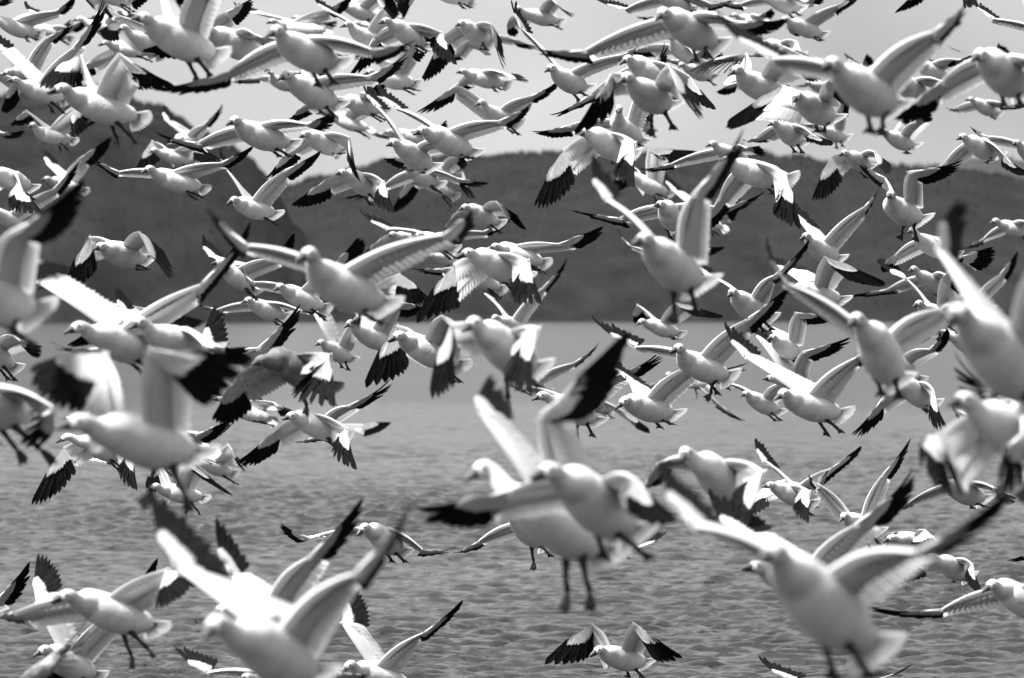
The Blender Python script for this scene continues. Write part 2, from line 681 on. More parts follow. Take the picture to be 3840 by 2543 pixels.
        if fine:
            link('primary_feather', rel(vf[0], O), vf[1], [M_BLACK], wing)
        else:
            J.add(vf)
    if not fine:
        link('primary_fan', rel(J.v, O), J.f, [M_BLACK], wing)
    return wing


def make_goose(i, wpx, Bp, Hp, Cp, Tp, Lw, Rw, feet, label, young=False):
    rnd = random.Random(1000 + i)
    dep = FPX * BODY_W / wpx
    Cc = at(*Cp, dep)
    # body axis: foreshortening tells how far the tail lies behind the breast
    LB = 0.46

    def place(p, ref_dep, ref_pt, length, sign, grow=True):
        """point over pixel p at `length` from ref_pt, on the near (-1) or far (+1) side"""
        q = at(p[0], p[1], ref_dep)
        fl = (q - ref_pt).length
        dz = math.sqrt(max(0.0, length * length - fl * fl))
        return at(p[0], p[1], ref_dep + sign * dz), ref_dep + sign * dz
    T, td = place(Tp, dep, Cc, LB, 1)
    t = (T - Cc)
    lb_ = t.length
    t = t.normalized()
    f = -t
    H, hd = place(Hp, dep, Cc, 0.225, -1)
    Bt, bd = place(Bp, hd, H, 0.088, -1)
    up = (Z - f * Z.dot(f))
    up = up.normalized() if up.length > 0.15 else Vector((0, 1, 0))
    lat = up.cross(f).normalized()
    O = Cc + t * 0.12
    root = bpy.data.objects.new('snow_goose', None)
    root.empty_display_size = 0.2
    C.objects.link(root)
    root.location = O
    root['label'] = label
    root['category'] = 'goose'
    root['group'] = 'snow geese rising over the lake'
    # ---- body with neck and head, one skin
    k = lb_ / LB
    hb = (Bt - H).normalized()
    nd = (Cc - H)
    back = H - hb * 0.018
    P = [H + hb * 0.036, H + hb * 0.016, H - hb * 0.010, back.lerp(Cc, 0.16) - up * 0.002, H.lerp(Cc, 0.42) - up * 0.006, H.lerp(Cc, 0.70) - up * 0.008,
         Cc, Cc + t * 0.075 * k - up * 0.006, Cc + t * 0.16 * k - up * 0.010, Cc + t * 0.25 * k - up * 0.006, Cc + t * 0.315 * k + up * 0.002, Cc + t * 0.360 * k + up * 0.008]
    R = [0.0185, 0.0262, 0.0298, 0.0305, 0.0365, 0.0520, 0.0690, 0.0810, 0.0850, 0.0755, 0.0510, 0.0250]
    st = catmull(P, R, [2, 2, 2, 3, 3, 3, 3, 3, 3, 3, 3])
    vs, fs = tube(st, 18, up, 1.03)
    nface = 18 * 6
    mi = [1 if q < nface else 0 for q in range(len(fs))]
    mi[-2] = 1
    W = M_YOUNG if young else M_WHITE
    body = link('body', rel(vs, O), fs, [W, M_YOUNG if young else M_FACE], root, midx=mi)
    # ---- bill
    hu = up - hb * up.dot(hb)
    hu = hu.normalized() if hu.length > 0.1 else Z
    hs = hb.cross(hu)
    LBL = max(0.058, ((Bt - H).length - 0.026) * 1.08)
    b0 = H + hb * 0.026
    BB = Bag()

    def mandible(z0, z1, length, droop, openz, m):
        v, fq = [], []
        secs = [(0.0, 1.0), (0.35, 0.8), (0.7, 0.5), (1.0, 0.16)]
        for tt, sc_ in secs:
            c = b0 + hb * (length * tt) - hu * (droop * tt + openz * tt)
            wd = 0.0195 * sc_
            for q in range(8):
                an = q * math.pi / 4
                zz = (z0 + z1) / 2 + (z1 - z0) / 2 * math.sin(an)
                v.append(c + hs * (wd * math.cos(an)) + hu * (zz * (1 - 0.62 * tt)))
        for a in range(3):
            for q in range(8):
                fq.append((a * 8 + q, a * 8 + (q + 1) % 8, a * 8 + 8 + (q + 1) % 8, a * 8 + 8 + q))
        fq.append(tuple(range(24, 32)))
        fq.append(tuple(range(7, -1, -1)))
        BB.add((v, fq), m)
    op = 0.012 if i % 5 == 0 else 0.0
    mandible(-0.006, 0.0225, LBL, 0.006, 0, 0)
    mandible(-0.014, -0.004, LBL * 0.94, 0.004, 0.002, 1)
    mandible(-0.0235, -0.009, LBL * 0.88, -0.002, op, 0)
    link('bill', rel(BB.v, O), BB.f, [M_BILL, M_GRIN], root, midx=BB.m)
    for s in (1, -1):
        eo = bpy.data.objects.new('eye', eye_mesh())
        C.objects.link(eo)
        eo.parent = root
        eo.location = (H + hb * 0.008 + hu * 0.0085 + hs * (0.0245 * s)) - O
    # ---- tail fan
    TB = Bag()
    tb = Cc + t * 0.335 * k + up * 0.004
    tl = max(0.08, (T - tb).length)
    td_ = (T - tb).normalized()
    tn = lat.cross(td_).normalized()
    # the fan is tilted a little, as a braking goose holds it, its near edge raised
    ra = math.radians(rnd.uniform(28, 48))
    tn = max((Matrix.Rotation(a_, 3, td_) @ tn for a_ in (ra, -ra)), key=lambda v: abs(v.y)).normalized()
    tl_lat = td_.cross(tn).normalized()
    NT = 13
    spread = math.radians(rnd.uniform(38, 58))
    for q in range(NT):
        a = (q / (NT - 1) - 0.5) * 2 * spread
        d = td_ * math.cos(a) + tl_lat * math.sin(a) - tn * (0.16 * abs(math.sin(a)))
        d.normalize()
        nn = (tn + tl_lat * 0.15)
        nn = (nn - d * nn.dot(d)).normalized()
        TB.add(feather(tb + tn * (0.0015 * (q % 2)) + tl_lat * (0.012 * math.sin(a)), d, nn, tl * (1.0 - 0.07 * abs(math.sin(a)) / math.sin(spread)), 0.030, -0.004, rows=6, tipround=0.8))
    # tail coverts thicken the root of the fan
    cv, cf = tube([(tb - td_ * 0.06, 0.042), (tb - td_ * 0.01, 0.036), (tb + td_ * tl * 0.2, 0.024), (tb + td_ * tl * 0.42, 0.005)], 12, tn, 0.55)
    TB.add((cv, cf))
    link('tail', rel(TB.v, O), TB.f, [M_YWING if young else M_SEC], root)
    # ---- wings
    sol = {}
    for key, wdat, sgn in (('L', Lw, 1), ('R', Rw, -1)):
        if not wdat:
            continue
        ls = lat * sgn
        S = Cc + t * 0.055 + ls * 0.052 + up * 0.052
        c0 = t * 0.20 - up * 0.01
        sdep = dep + (S - Cc).dot(Vector((0, 1, 0)))
        pref = ls * 0.75 + t * 0.35
        sg = 1 if pref.y > 0 else -1
        q = at(*wdat[0], sdep)
        p1 = (q - S).length
        la = min(max(0.30, p1), max(p1, 0.30))
        Wr, wd_ = place(wdat[0], sdep, S, la, sg)
        q2 = at(*wdat[1], wd_)
        p2 = (q2 - Wr).length
        lb2 = max(0.38, p2)
        pref2 = ls * 0.6 + t * 0.6 + (Wr - S).normalized() * 0.3
        sg2 = 1 if pref2.y > 0 else -1
        Ti, _ = place(wdat[1], wd_, Wr, lb2, sg2)
        dm = (Ti - S).normalized()
        dw = ((Wr - S).normalized() + (Ti - Wr).normalized())
        dw = dw.normalized() if dw.length > 0.2 else dm
        cdef = t - dw * t.dot(dw)
        if cdef.length < 0.35:
            cdef = cdef + (-up) * 0.4
        cdef = cdef.normalized() * 0.18
        if len(wdat) > 2:
            qt = at(*wdat[2], wd_)
            v2 = qt - Wr
            fl = v2.length
            dz = math.sqrt(max(0.0, 0.19 ** 2 - fl * fl))
            sg3 = 1 if cdef.y > 0 else -1
            cw = v2 + Vector((0, sg3 * dz, 0))
            if cw.length > 0.30:
                cw = cw.normalized() * 0.30
        else:
            cw = cdef
        # a raised wing shows its breadth: neither edge-on at the body nor at the wrist
        a2 = Vector((Wr.x - S.x, 0, Wr.z - S.z))
        if a2.length > 0.08 and a2.normalized().z > 0.5:
            a2.normalize()
            sd_ = Vector((a2.z, 0, -a2.x))
            if t.dot(sd_) < 0 and len(wdat) < 3:
                sd_ = -sd_
            elif len(wdat) > 2 and cw.dot(sd_) < 0:
                sd_ = -sd_
            if len(wdat) < 3 and cw.dot(sd_) < 0.11:
                cw = cw + sd_ * (0.11 - cw.dot(sd_))
            thin = len(wdat) > 2 and abs(cw.dot(sd_)) < 0.04
            if c0.dot(sd_) < 0.15 and not thin:
                c0 = c0 + sd_ * (0.15 - c0.dot(sd_))
                c0 = c0.normalized() * 0.21
        # the hand may be turned against the arm: its own chord
        hv = (Ti - Wr).normalized()
        hx = Vector((hv.x, 0, hv.z))
        hx3 = None
        if len(wdat) > 3:
            qh = at(*wdat[3], wd_) - Wr
            cwh = qh - hv * qh.dot(hv)
            along = hv * qh.dot(hv)
            hx3 = Wr + along + cwh * 1.08
            cwh = cwh * 1.25
            if cwh.length < 0.15:
                cwh = cwh + Vector((0, (1 if t.y > 0 else -1) * math.sqrt(0.15 ** 2 - cwh.length ** 2), 0))
        else:
            cwh = cw.copy()
            ci = Vector((cw.x, 0, cw.z))
            if hx.length > 0.3:
                hx.normalize()
                pv = ci - hx * ci.dot(hx)
                if pv.length < 0.065 and not (len(wdat) > 2 and abs(pv.length) < 0.02 and (Wr - S).z > 0.1):
                    pd = pv.normalized() if pv.length > 0.004 else Vector((hx.z, 0, -hx.x)) * (1 if (hx.z * t.x - hx.x * t.z) > 0 else -1)
                    cwh = cwh + pd * (0.065 - pv.length)
        if cwh.length > 0.24:
            cwh = cwh.normalized() * 0.24
        sol[sgn] = (S, Wr, Ti, cw, c0, cwh, hx3)

    def mirror(v):
        return v - lat * (2 * v.dot(lat))
    if not sol:
        S = Cc + t * 0.055 + lat * 0.052 + up * 0.052
        Wr = S + lat * 0.27 + up * 0.10 + f * 0.05
        sol[1] = (S, Wr, Wr + lat * 0.34 + up * 0.05 + t * 0.14, t * 0.18, t * 0.20, t * 0.18, None)
    for sgn in (1, -1):
        if sgn not in sol:
            a = sol[-sgn]
            sol[sgn] = (Cc + mirror(a[0] - Cc), Cc + mirror(a[1] - Cc), Cc + mirror(a[2] - Cc), mirror(a[3]), mirror(a[4]), mirror(a[5]), None)
    for sgn in (1, -1):
        S, Wr, Ti, cw, c0, cwh, hx3 = sol[sgn]
        make_wing(root, O, S, Wr, Ti, cw, c0, sgn, wpx, young, rnd, cwh, hx3)
    # ---- legs and feet
    for n_, sgn in enumerate((-1, 1)):
        hip = Cc + t * 0.235 * k - up * 0.062 + lat * (0.036 * sgn)
        if feet and n_ < len(feet):
            hdp = dep + (hip - Cc).y
            q = at(*feet[n_], hdp)
            v = q - hip
            lf = v.length
            if lf < 0.19:
                q = q + Vector((0, math.sqrt(0.19 ** 2 - lf * lf) * (1 if t.y > -0.2 else -1), 0))
        else:
            q = Cc + t * (0.43 * k) - up * (0.085 + 0.02 * rnd.random()) + lat * (0.035 * sgn)
        v = q - hip
        hang = max(0.0, min(1.0, -v.normalized().dot(t) * -1))
        ank = hip + v * 0.56 + t * 0.015 - up * 0.006
        kn = hip + v * 0.25
        lst = [(hip + up * 0.02, 0.022), (hip, 0.023), (hip + v * 0.12, 0.016), (kn, 0.0115), (hip + v * 0.42, 0.0095), (ank, 0.0115)]
        lv, lf_ = tube(lst, 8, lat if abs(v.normalized().dot(lat)) < 0.9 else up)
        leg = link('leg', rel(lv, O), lf_, [M_FOOT], root)
        fd = (q - ank)
        fl = max(0.06, fd.length)
        fd = fd.normalized()
        fs_ = lat - fd * lat.dot(fd)
        fs_ = fs_.normalized() if fs_.length > 0.1 else up
        fn = fs_.cross(fd)
        # three toes with web, hanging half closed
        FV, FF = [], []
        for lay in (0.005, -0.005):
            for (a, b, c) in ((0, 0, 0), (0.25, 0.014, 0), (0.62, 0.025, 0.004), (0.86, 0.029, 0.010), (1.0, 0.0, 0.0), (0.86, -0.029, 0.010), (0.62, -0.025, 0.004), (0.25, -0.014, 0), (0.82, 0.013, 0.0), (0.82, -0.013, 0.0)):
                th = lay * (1.2 - a)
                FV.append(ank + fd * (fl * a) + fs_ * b + fn * (th - c))
        for o_ in (0, 10):
            FF += [tuple(o_ + z for z in fc) for fc in ((0, 1, 7), (1, 2, 6, 7), (2, 8, 9, 6), (2, 3, 8), (8, 4, 9), (9, 5, 6))]
        rim = [0, 1, 2, 3, 8, 4, 9, 5, 6, 7]
        for a in range(10):
            b = (a + 1) % 10
            FF.append((rim[a], rim[b], rim[b] + 10, rim[a] + 10))
        link('foot', rel(FV, O), FF, [M_FOOT], leg, smooth=False)
    return root


# each goose: body width in the photo (pixels), then bill tip, head, breast, tail tip,
# left wing and right wing (wrist, tip, trailing edge at the wrist), feet, label
GEESE = [
(68,(-55,55),(-36,49),(25,91),(169,135),[(203,42),(281,2),(228,57)],None,[(103,154),(139,146)],'goose cut by the left edge near the top, level near wing with dark tip'),
(49,(95,95),(112,97),(169,110),(279,148),[(253,103),(338,72)],None,None,'small goose half hidden at the upper left edge, shaded wing drooping over its flank'),
(72,(2,282),(30,270),(72,270),(127,253),[(174,141),(287,92),(194,163)],None,None,'goose whose bill touches the left edge, long straight wing with spread black tip'),
(80,(27,302),(53,300),(106,329),(270,382),[(270,182),(416,8),(321,169)],[(8,198),(-93,106)],[(194,422),(243,427)],'goose near the upper left edge with wings in a wide V and feet trailing'),
(72,(-203,236),(-177,232),(-127,262),(-8,304),[(51,296),(4,427),(72,359)],None,None,'lowered winged goose beyond the left edge, black wing end above the hill top'),
(122,(177,346),(228,332),(304,372),(566,460),[(443,198),(633,338),(519,321),(536,338)],[(302,203),(131,317),(313,325),(236,334)],[(435,549),(515,541)],'large upper left goose with both wings bent at the wrist, fanned tail, dangling legs'),
(63,(106,475),(122,469),(156,498),(296,532),[(270,399),(279,515),(355,448),(334,477)],[(95,414),(36,481),(127,443)],[(220,562),(253,562)],'goose before the left hill with one broad pale wing raised and white fan tail'),
(63,(534,127),(560,120),(604,139),(718,203),[(633,25),(659,-63)],[(448,59),(367,0),(416,72)],None,"goose whose dark bill peeks from under the upper left blurred goose's breast"),
(139,(492,70),(536,68),(604,114),(849,228),[(726,-34),(802,-177),(823,-8)],[(595,-34),(549,-177),(633,-25)],[(739,313),(794,291)],'big blurred upper left goose with wings straight up out of frame, legs hanging'),
(72,(435,114),(462,103),(519,144),(625,220),[(659,110),(760,51)],[(456,76),(359,125),(448,144)],[(570,196),(583,198)],"goose with stout neck just left of the upright winged blurred goose's breast"),
(63,(368,169),(395,160),(439,173),(591,203),[(633,182),(739,236)],[(338,228),(236,321),(367,266)],None,'goose with level neck at upper left, far wing drooping behind a raised wing'),
(59,(270,78),(298,70),(363,97),(486,139),[(452,36),(490,80)],None,None,'goose head and neck behind a black wingtip in the upper left sky, bill pointing left'),
(72,(625,122),(650,118),(714,131),(823,177),[(845,46),(959,-4),(878,93)],[(718,42),(649,19)],None,'goose hidden behind the upright winged blurred goose, black tipped wing rising right'),
(110,(743,114),(777,112),(828,139),(1022,220),[(946,125),(1081,177),(1005,186)],None,None,'blurred goose with a shaded belly between the two largest blurred geese at upper left'),
(59,(558,572),(576,564),(621,579),(747,612),[(735,536),(815,600),(718,591)],[(566,528),(507,650),(612,574)],[(697,629),(714,625)],'small goose before the hill shoulder with its bent wings dropping dark tips on both sides'),
(51,(625,545),(646,536),(676,519),(781,545),[(760,469),(845,397),(781,481)],[(614,448),(614,401),(667,469)],None,"small goose at the left hill's shoulder with raised wings, one ending in a rounded fan"),
(106,(849,467),(878,452),(925,490),(1122,549),[(1140,465),(1250,439),(1191,477)],[(739,536),(557,509),(798,549)],[(1052,587),(1094,587)],'sharp goose with level wings and fanned white tail, above the gap beside the left hill'),
(63,(-203,448),(-182,443),(-139,465),(-13,498),[(-8,494),(84,507)],None,None,'goose beyond the left edge with just a pale wing end showing against the hill'),
(139,(999,135),(1035,116),(1090,169),(1301,253),[(1394,186),(1576,169),(1398,211)],[(858,270),(566,365),(875,296)],[(1191,325),(1255,313)],'large blurred goose at top left of centre, wings level, two dark feet hanging'),
(110,(1041,298),(1073,283),(1124,321),(1293,401),[(1377,287),(1546,211),(1419,310)],[(1136,236),(1162,177)],[(1204,422),(1251,435)],'sharp goose below the large blurred one, near wing straight with splayed black tip feathers'),
(51,(1003,270),(1016,274),(1027,300),(1120,338),[(1103,270),(1174,274)],[(968,291),(845,313)],[(1069,338)],'small goose peeping out to the left behind the sharp goose with splayed black tips'),
(72,(1238,376),(1263,372),(1314,380),(1462,422),[(1365,351),(1428,321)],[(1136,393),(1082,465),(1174,418)],None,'goose just behind a white fanned tail, head level under splayed black wingtips'),
(59,(1196,414),(1221,414),(1267,443),(1411,494),[(1339,405),(1386,351)],[(1280,422),(1179,435)],None,'small shaded goose with pointed tail just above the level wing of the gliding goose'),
(72,(1276,101),(1303,91),(1343,127),(1470,169),[(1462,0),(1512,-106),(1508,63)],[(1221,38),(1170,-4),(1263,51)],None,'goose near the top edge with high V wings, far wing ending in black fan'),
(63,(999,87),(1020,80),(1069,97),(1255,122),[(1217,38),(1322,-4),(1246,68)],[(934,49),(875,25)],[(1255,118)],'goose behind the head of the large blurred goose, finely ribbed pale underwing slanting up right'),
(46,(1090,70),(1111,65),(1145,89),(1238,118),[(1196,80),(1259,89)],[(1086,91),(1060,91)],None,'tiny goose of which only the head shows above the large blurred goose near the top'),
(80,(1419,87),(1445,78),(1491,101),(1614,186),[(1656,122),(1694,236),(1609,139),(1628,198)],[(1403,139),(1322,287),(1449,169)],[(1593,198),(1609,190)],'sharp top centre goose with wings curved down, striped black wing end against sky'),
(46,(1343,65),(1369,57),(1407,72),(1491,110),[(1428,25),(1470,-25)],[(1356,13),(1301,-63)],None,'small pale goose tucked high behind the V winged goose, one white wing slanting up left'),
(46,(1316,89),(1335,87),(1373,99),(1470,127),[(1462,63),(1533,34)],None,None,'small goose whose head shows behind the neck of the high V winged goose'),
(59,(1259,21),(1280,21),(1318,34),(1428,68),[(1419,-25),(1470,-63)],None,None,"blurred goose near the top edge left of the V winged goose's raised wing"),
(76,(1322,-93),(1348,-97),(1398,-68),(1525,-25),[(1576,-42),(1504,72),(1533,-25)],None,None,'goose above the top edge of which a drooping black wing end shows at top centre'),
(72,(1707,97),(1728,87),(1749,101),(1854,169),[(1842,91),(1876,262),(1850,139)],[(1666,131),(1584,313),(1711,182)],[(1816,169),(1825,186)],'plump top centre goose, near wing hanging as a narrow white strip ending black'),
(55,(1694,127),(1715,127),(1745,139),(1850,186),[(1908,139),(2017,184),(1935,169)],[(1707,198),(1618,236)],None,'goose almost hidden behind the plump goose at top centre, pale wing below'),
(68,(1711,272),(1734,268),(1774,283),(1922,321),[(1880,274),(1977,321)],[(1719,308),(1681,363)],[(1863,342),(1888,334)],'goose flying level with lowered wings in open sky right of top centre, feet tucked back'),
(72,(1780,395),(1804,384),(1842,422),(1956,473),[(1981,363),(2099,321),(1998,389)],[(1711,317),(1571,431),(1711,367)],None,'goose in open sky at centre, far wing bent down like a hook'),
(72,(1576,-55),(1597,-59),(1639,-38),(1799,8),[(1787,-84),(1871,-127)],None,[(1745,30),(1774,27)],'goose cut by the top edge near the middle, only belly, tail and feet showing'),
(72,(1362,279),(1386,270),(1432,291),(1584,317),[(1525,182),(1618,127),(1559,236)],[(1398,220),(1259,220)],[(1559,355),(1580,338)],'pale goose behind splayed wingtips near top centre with two dark feet stretched behind'),
(97,(1449,545),(1474,536),(1521,562),(1635,638),[(1660,532),(1766,481),(1681,562)],[(1407,397),(1356,325),(1445,427)],[(1529,633),(1580,646)],'sharp goose left of centre, far wing thrown straight up left to a dark fan'),
(101,(1550,503),(1580,490),(1635,507),(1799,583),[(1867,454),(2019,393),(1900,477)],[(1479,405),(1403,334),(1521,422)],[(1778,587),(1770,591)],'sharp goose above the far hill crest with flat V wings, pointed tail, feet together'),
(55,(1436,500),(1457,494),(1508,503),(1626,545),[(1618,498),(1673,465)],[(1445,503),(1352,498)],None,'goose mostly hidden behind two sharp geese left of centre, black fingertips rising above'),
(80,(1119,517),(1143,503),(1174,515),(1301,579),[(1312,515),(1337,688),(1301,566),(1308,633)],[(1077,562),(1006,684)],[(1259,579),(1293,570)],"goose right behind the gliding goose's tail, near wing hanging straight down with a black end"),
(63,(1924,36),(1941,32),(1992,55),(2119,84),[(2064,-8),(2142,68),(2093,25)],[(1908,68),(1903,139),(1941,110)],[(2098,95)],'goose in open sky at top centre, near wing curling over to a black end'),
(89,(2043,268),(2064,255),(2102,287),(2216,338),[(2334,205),(2414,173),(2326,236)],[(1954,106),(1910,8),(1979,139)],[(2178,380),(2203,355)],"sharp goose at top centre whose long straight far wing crosses another goose's bill"),
(76,(2440,-51),(2457,-46),(2503,-4),(2613,46),[(2668,15),(2773,4),(2642,30)],[(2338,38),(2226,0),(2376,40)],[(2613,34),(2642,42)],'goose cut by the top edge, long flat wings, far wingtip turned up'),
(131,(2459,72),(2484,49),(2533,76),(2718,186),[(2748,80),(2946,93),(2790,110)],[(2191,190),(1975,203),(2245,203)],[(2613,228),(2668,215)],'large goose at top right of centre with flat wings, far wing very long leftward'),
(63,(2473,84),(2490,84),(2537,106),(2642,148),[(2621,84),(2685,106)],[(2473,63),(2383,70),(2473,70)],None,'goose behind the large flat winged goose, black wing tip poking out beside its bill'),
(93,(2324,239),(2351,222),(2393,241),(2558,338),[(2585,287),(2670,410),(2558,329),(2596,380)],[(2207,359),(2070,454),(2288,346)],None,'white backed goose behind the plump camera facing one, near wing curving to a striped tip'),
(127,(2317,310),(2349,291),(2402,338),(2533,405),[(2507,241),(2587,435),(2562,380)],[(2296,270),(2174,515),(2288,359),(2283,435)],[(2440,511),(2533,486)],'plump goose facing the camera right of top centre, wings arched down, broad feet hanging'),
(84,(2321,418),(2321,408),(2317,460),(2423,545),[(2431,287),(2511,163),(2473,304)],[(2136,469),(1994,513)],[(2406,566),(2410,545)],"goose behind the arched wing goose, looking straight ahead with its face under the other's wing"),
(106,(2174,503),(2191,498),(2241,515),(2385,600),[(2385,532),(2359,693),(2313,612),(2305,659)],[(2110,560),(2003,778),(2161,659)],[(2296,612)],'goose with head hidden by a black wing, white near wing hanging with striped tip'),
(46,(2347,448),(2355,448),(2389,456),(2469,498),[(2406,448),(2414,422)],None,[(2393,443)],'small goose behind the hanging feet of the plump camera facing goose'),
(63,(2545,253),(2554,243),(2596,262),(2685,291),[(2642,236),(2706,211)],[(2533,226),(2465,220)],[(2672,300)],'round pale goose partly behind a black wing hand right of top centre'),
(63,(2499,144),(2516,139),(2533,182),(2634,236),[(2600,203),(2663,182)],[(2419,173),(2359,211),(2465,207)],None,'goose under the belly of the large flat winged goose, far wing reaching left'),
(51,(2731,61),(2752,57),(2790,72),(2921,97),[(2840,59),(2896,42)],None,None,"small goose right of the large flat winged goose's wing near the top right, head up"),
(110,(2731,281),(2761,262),(2803,304),(2980,372),[(2934,173),(3094,241),(3006,291)],[(2799,198),(2579,249),(2773,249)],[(2892,401),(2941,418)],'goose at upper right, near wing a broad raised panel, far wing a black hand'),
(63,(2786,296),(2803,296),(2832,317),(2938,359),[(2896,296),(2938,338)],[(2769,296),(2685,355),(2765,338)],None,"goose behind a larger upper right one, spread black feathers below the other's breast"),
(68,(2827,-17),(2848,-17),(2908,4),(3017,38),[(3017,8),(3076,-17)],[(2777,13),(2671,17)],[(2979,68),(3009,55)],'goose at the top edge right of centre with head cut off and two feet hanging'),
(59,(2924,-55),(2946,-55),(2984,-30),(3076,8),None,None,[(3034,25),(3045,21)],'goose above the top edge right of centre, only tail and feet in view'),
(68,(2920,80),(2941,72),(2988,93),(3102,135),[(3144,17),(3212,-8),(3131,55)],[(2946,101),(3000,152)],[(3085,152),(3093,148)],'goose at upper right, near wing slanting to a small black end at the top'),
(72,(2844,173),(2861,163),(2891,173),(3017,211),[(2988,153),(3026,253),(2967,203)],[(2827,203),(2789,220)],None,'goose with white back and open bill behind the raised grey wing at upper right'),
(177,(3085,251),(3119,241),(3191,304),(3385,414),[(3499,118),(3668,0),(3533,169)],[(2895,220),(2667,84),(2946,258)],[(3271,498),(3309,503)],'largest upper right goose, near wing slanting high to a long black end'),
(46,(3161,262),(3174,262),(3199,270),(3283,296),[(3229,245),(3252,211)],[(3203,241),(3163,205)],None,'goose behind the largest upper right goose, just two thin wingtips crossing above its back'),
(114,(2973,382),(2986,361),(3022,384),(3144,456),[(3089,313),(3178,253),(3153,397)],[(2941,321),(2726,460),(2832,448)],[(3068,494),(3087,492)],'goose facing the camera left of the largest upper right goose, tail spread like fan'),
(93,(3349,315),(3368,298),(3393,317),(3482,367),[(3533,306),(3621,304),(3516,325)],[(3321,321),(3241,338),(3317,346)],[(3423,410),(3463,386)],'goose between the two largest upper right geese, white wing level, feet dangling'),
(152,(3644,224),(3672,207),(3718,236),(3862,359),[(3921,270),(4022,359)],[(3537,296),(3359,469),(3533,393)],[(3773,393),(3840,393)],'large goose at the right edge near the top, far wing ending in black fingers'),
(68,(3416,251),(3435,245),(3461,249),(3579,304),[(3592,222),(3642,220),(3558,249)],[(3465,236),(3482,228)],None,'pale goose behind the bill of the large goose at the right edge, one wing level'),
(55,(3619,376),(3638,372),(3668,389),(3756,435),[(3769,393),(3839,401),(3748,401)],[(3583,405),(3545,416)],[(3739,443),(3727,441)],'small goose gliding in the sky under the large goose at the right edge'),
(68,(3290,503),(3313,494),(3347,515),(3444,553),[(3427,460),(3465,410)],[(3376,456),(3385,414)],[(3419,576),(3393,574)],'goose with raised wings below the feet of the largest upper right goose'),
(80,(2878,471),(2899,460),(2933,481),(3022,545),[(3043,503),(3114,541),(3022,515)],[(2840,513),(2785,545)],[(2988,572),(3015,574)],'goose just above the far hill at right, near wing drooping white and both legs hanging'),
(59,(3051,473),(3068,477),(3102,494),(3186,524),[(3144,405),(3178,355),(3174,443)],[(3026,465),(2984,469)],[(3140,557),(3163,549)],'goose beneath the fan tailed camera facing goose with one pale wing raised and feet out'),
(72,(3146,581),(3165,574),(3199,591),(3271,633),[(3279,570),(3311,659)],[(3114,587),(3047,754),(3161,659)],None,'goose against the far hill crest at right with wings arched down like a tent'),
(80,(3587,522),(3609,513),(3647,536),(3756,591),[(3769,587),(3840,659),(3761,608)],[(3541,612),(3473,659)],[(3727,598),(3701,610)],'goose near the right edge above the far hill with wings slanting down to both sides'),
(80,(3797,541),(3811,536),(3845,562),(3938,612),None,[(3701,511),(3629,479),(3735,541)],None,'goose leaving at the right edge above the hill, curved dark wingtip reaching left'),
(84,(3887,122),(3913,118),(3946,139),(4086,203),None,[(3718,70),(3621,-4),(3748,84)],None,'goose beyond the right edge near the top, thin white wing reaching into sky'),
(190,(3938,42),(3963,38),(4022,84),(4234,169),None,[(3854,25),(3790,-127)],None,'blurred goose beyond the top right corner showing just a white wing patch'),
(72,(3499,-110),(3520,-114),(3558,-106),(3685,-63),None,[(3465,-63),(3364,55)],None,'goose above the top edge at right with splayed black finger feathers hanging into view'),
(84,(530,647),(557,634),(608,661),(790,714),[(823,611),(950,560),(840,628)],[(448,644),(319,590),(448,657)],[(739,750),(766,742)],'goose low over the left hill with level wings spread wide and wispy curled tips'),
(55,(154,674),(175,670),(211,682),(338,720),[(291,598),(422,518),(334,623)],[(173,615),(167,568),(211,615)],[(313,742)],'small goose before the left hill with narrow V wings, half behind a blurred wing'),
(84,(-68,640),(-38,636),(4,657),(139,712),[(84,712),(139,792),(25,737),(46,784)],None,None,'goose at the left edge with bright white back and tail, drooping wing fading to black'),
(63,(-55,771),(-30,775),(8,809),(106,864),[(198,708),(304,615),(215,737)],[(-21,780),(-84,763)],None,'goose at the left edge, thin straight wing slanting to black fingers over the hill'),
(203,(-253,982),(-203,987),(-127,1067),(182,1189),[(34,873),(313,737),(127,919),(253,864)],[(30,932),(253,1029),(84,1003)],[(148,1312),(30,1261)],'very large blurred goose at the left edge, smoky wing bent up over the hill'),
(101,(350,934),(376,925),(416,940),(579,976),[(519,868),(627,1054),(574,940)],[(332,885),(241,1101),(357,982),(338,1037)],[(526,1012),(557,1010)],'goose alone against the left hill with both wings arched down to black ends'),
(80,(851,763),(876,750),(908,767),(1058,809),[(1063,640),(1208,577),(1079,682)],[(849,636),(813,568),(883,687)],[(1005,813)],'goose before the hill with steep V wings, near wing ending in black fingers'),
(55,(402,1160),(427,1149),(469,1160),(591,1202),[(591,1164),(769,1206),(659,1257)],[(372,1217),(253,1307)],None,'small goose just above the shoreline at left, head low behind a black upright wingtip'),
(72,(904,1136),(929,1126),(963,1147),(1092,1193),[(1122,1164),(1161,1168)],[(815,1160),(716,1141),(857,1168)],[(1043,1221),(1064,1215)],'goose skimming above the far shore left of centre with flat wings and tilted tail'),
(76,(794,987),(819,987),(853,1016),(984,1096),[(1026,968),(1106,889),(1052,999)],[(781,957),(754,898),(840,970)],[(963,1117)],'goose with head hidden by a long blurred wing, far wing ending in short fan'),
(80,(1027,1088),(1048,1075),(1088,1096),(1244,1168),[(1236,1008),(1348,898),(1333,978)],[(948,1058),(885,999),(970,1084)],[(1227,1189)],'goose partly behind the big blurred left centre goose, head peering left above the shoreline'),
(169,(1111,976),(1155,953),(1214,1037),(1481,1164),[(1658,881),(1801,788),(1713,898)],[(927,919),(737,767),(940,953)],[(1451,1215),(1320,1219)],'big blurred goose left of centre before the hill, wings in a wide V'),
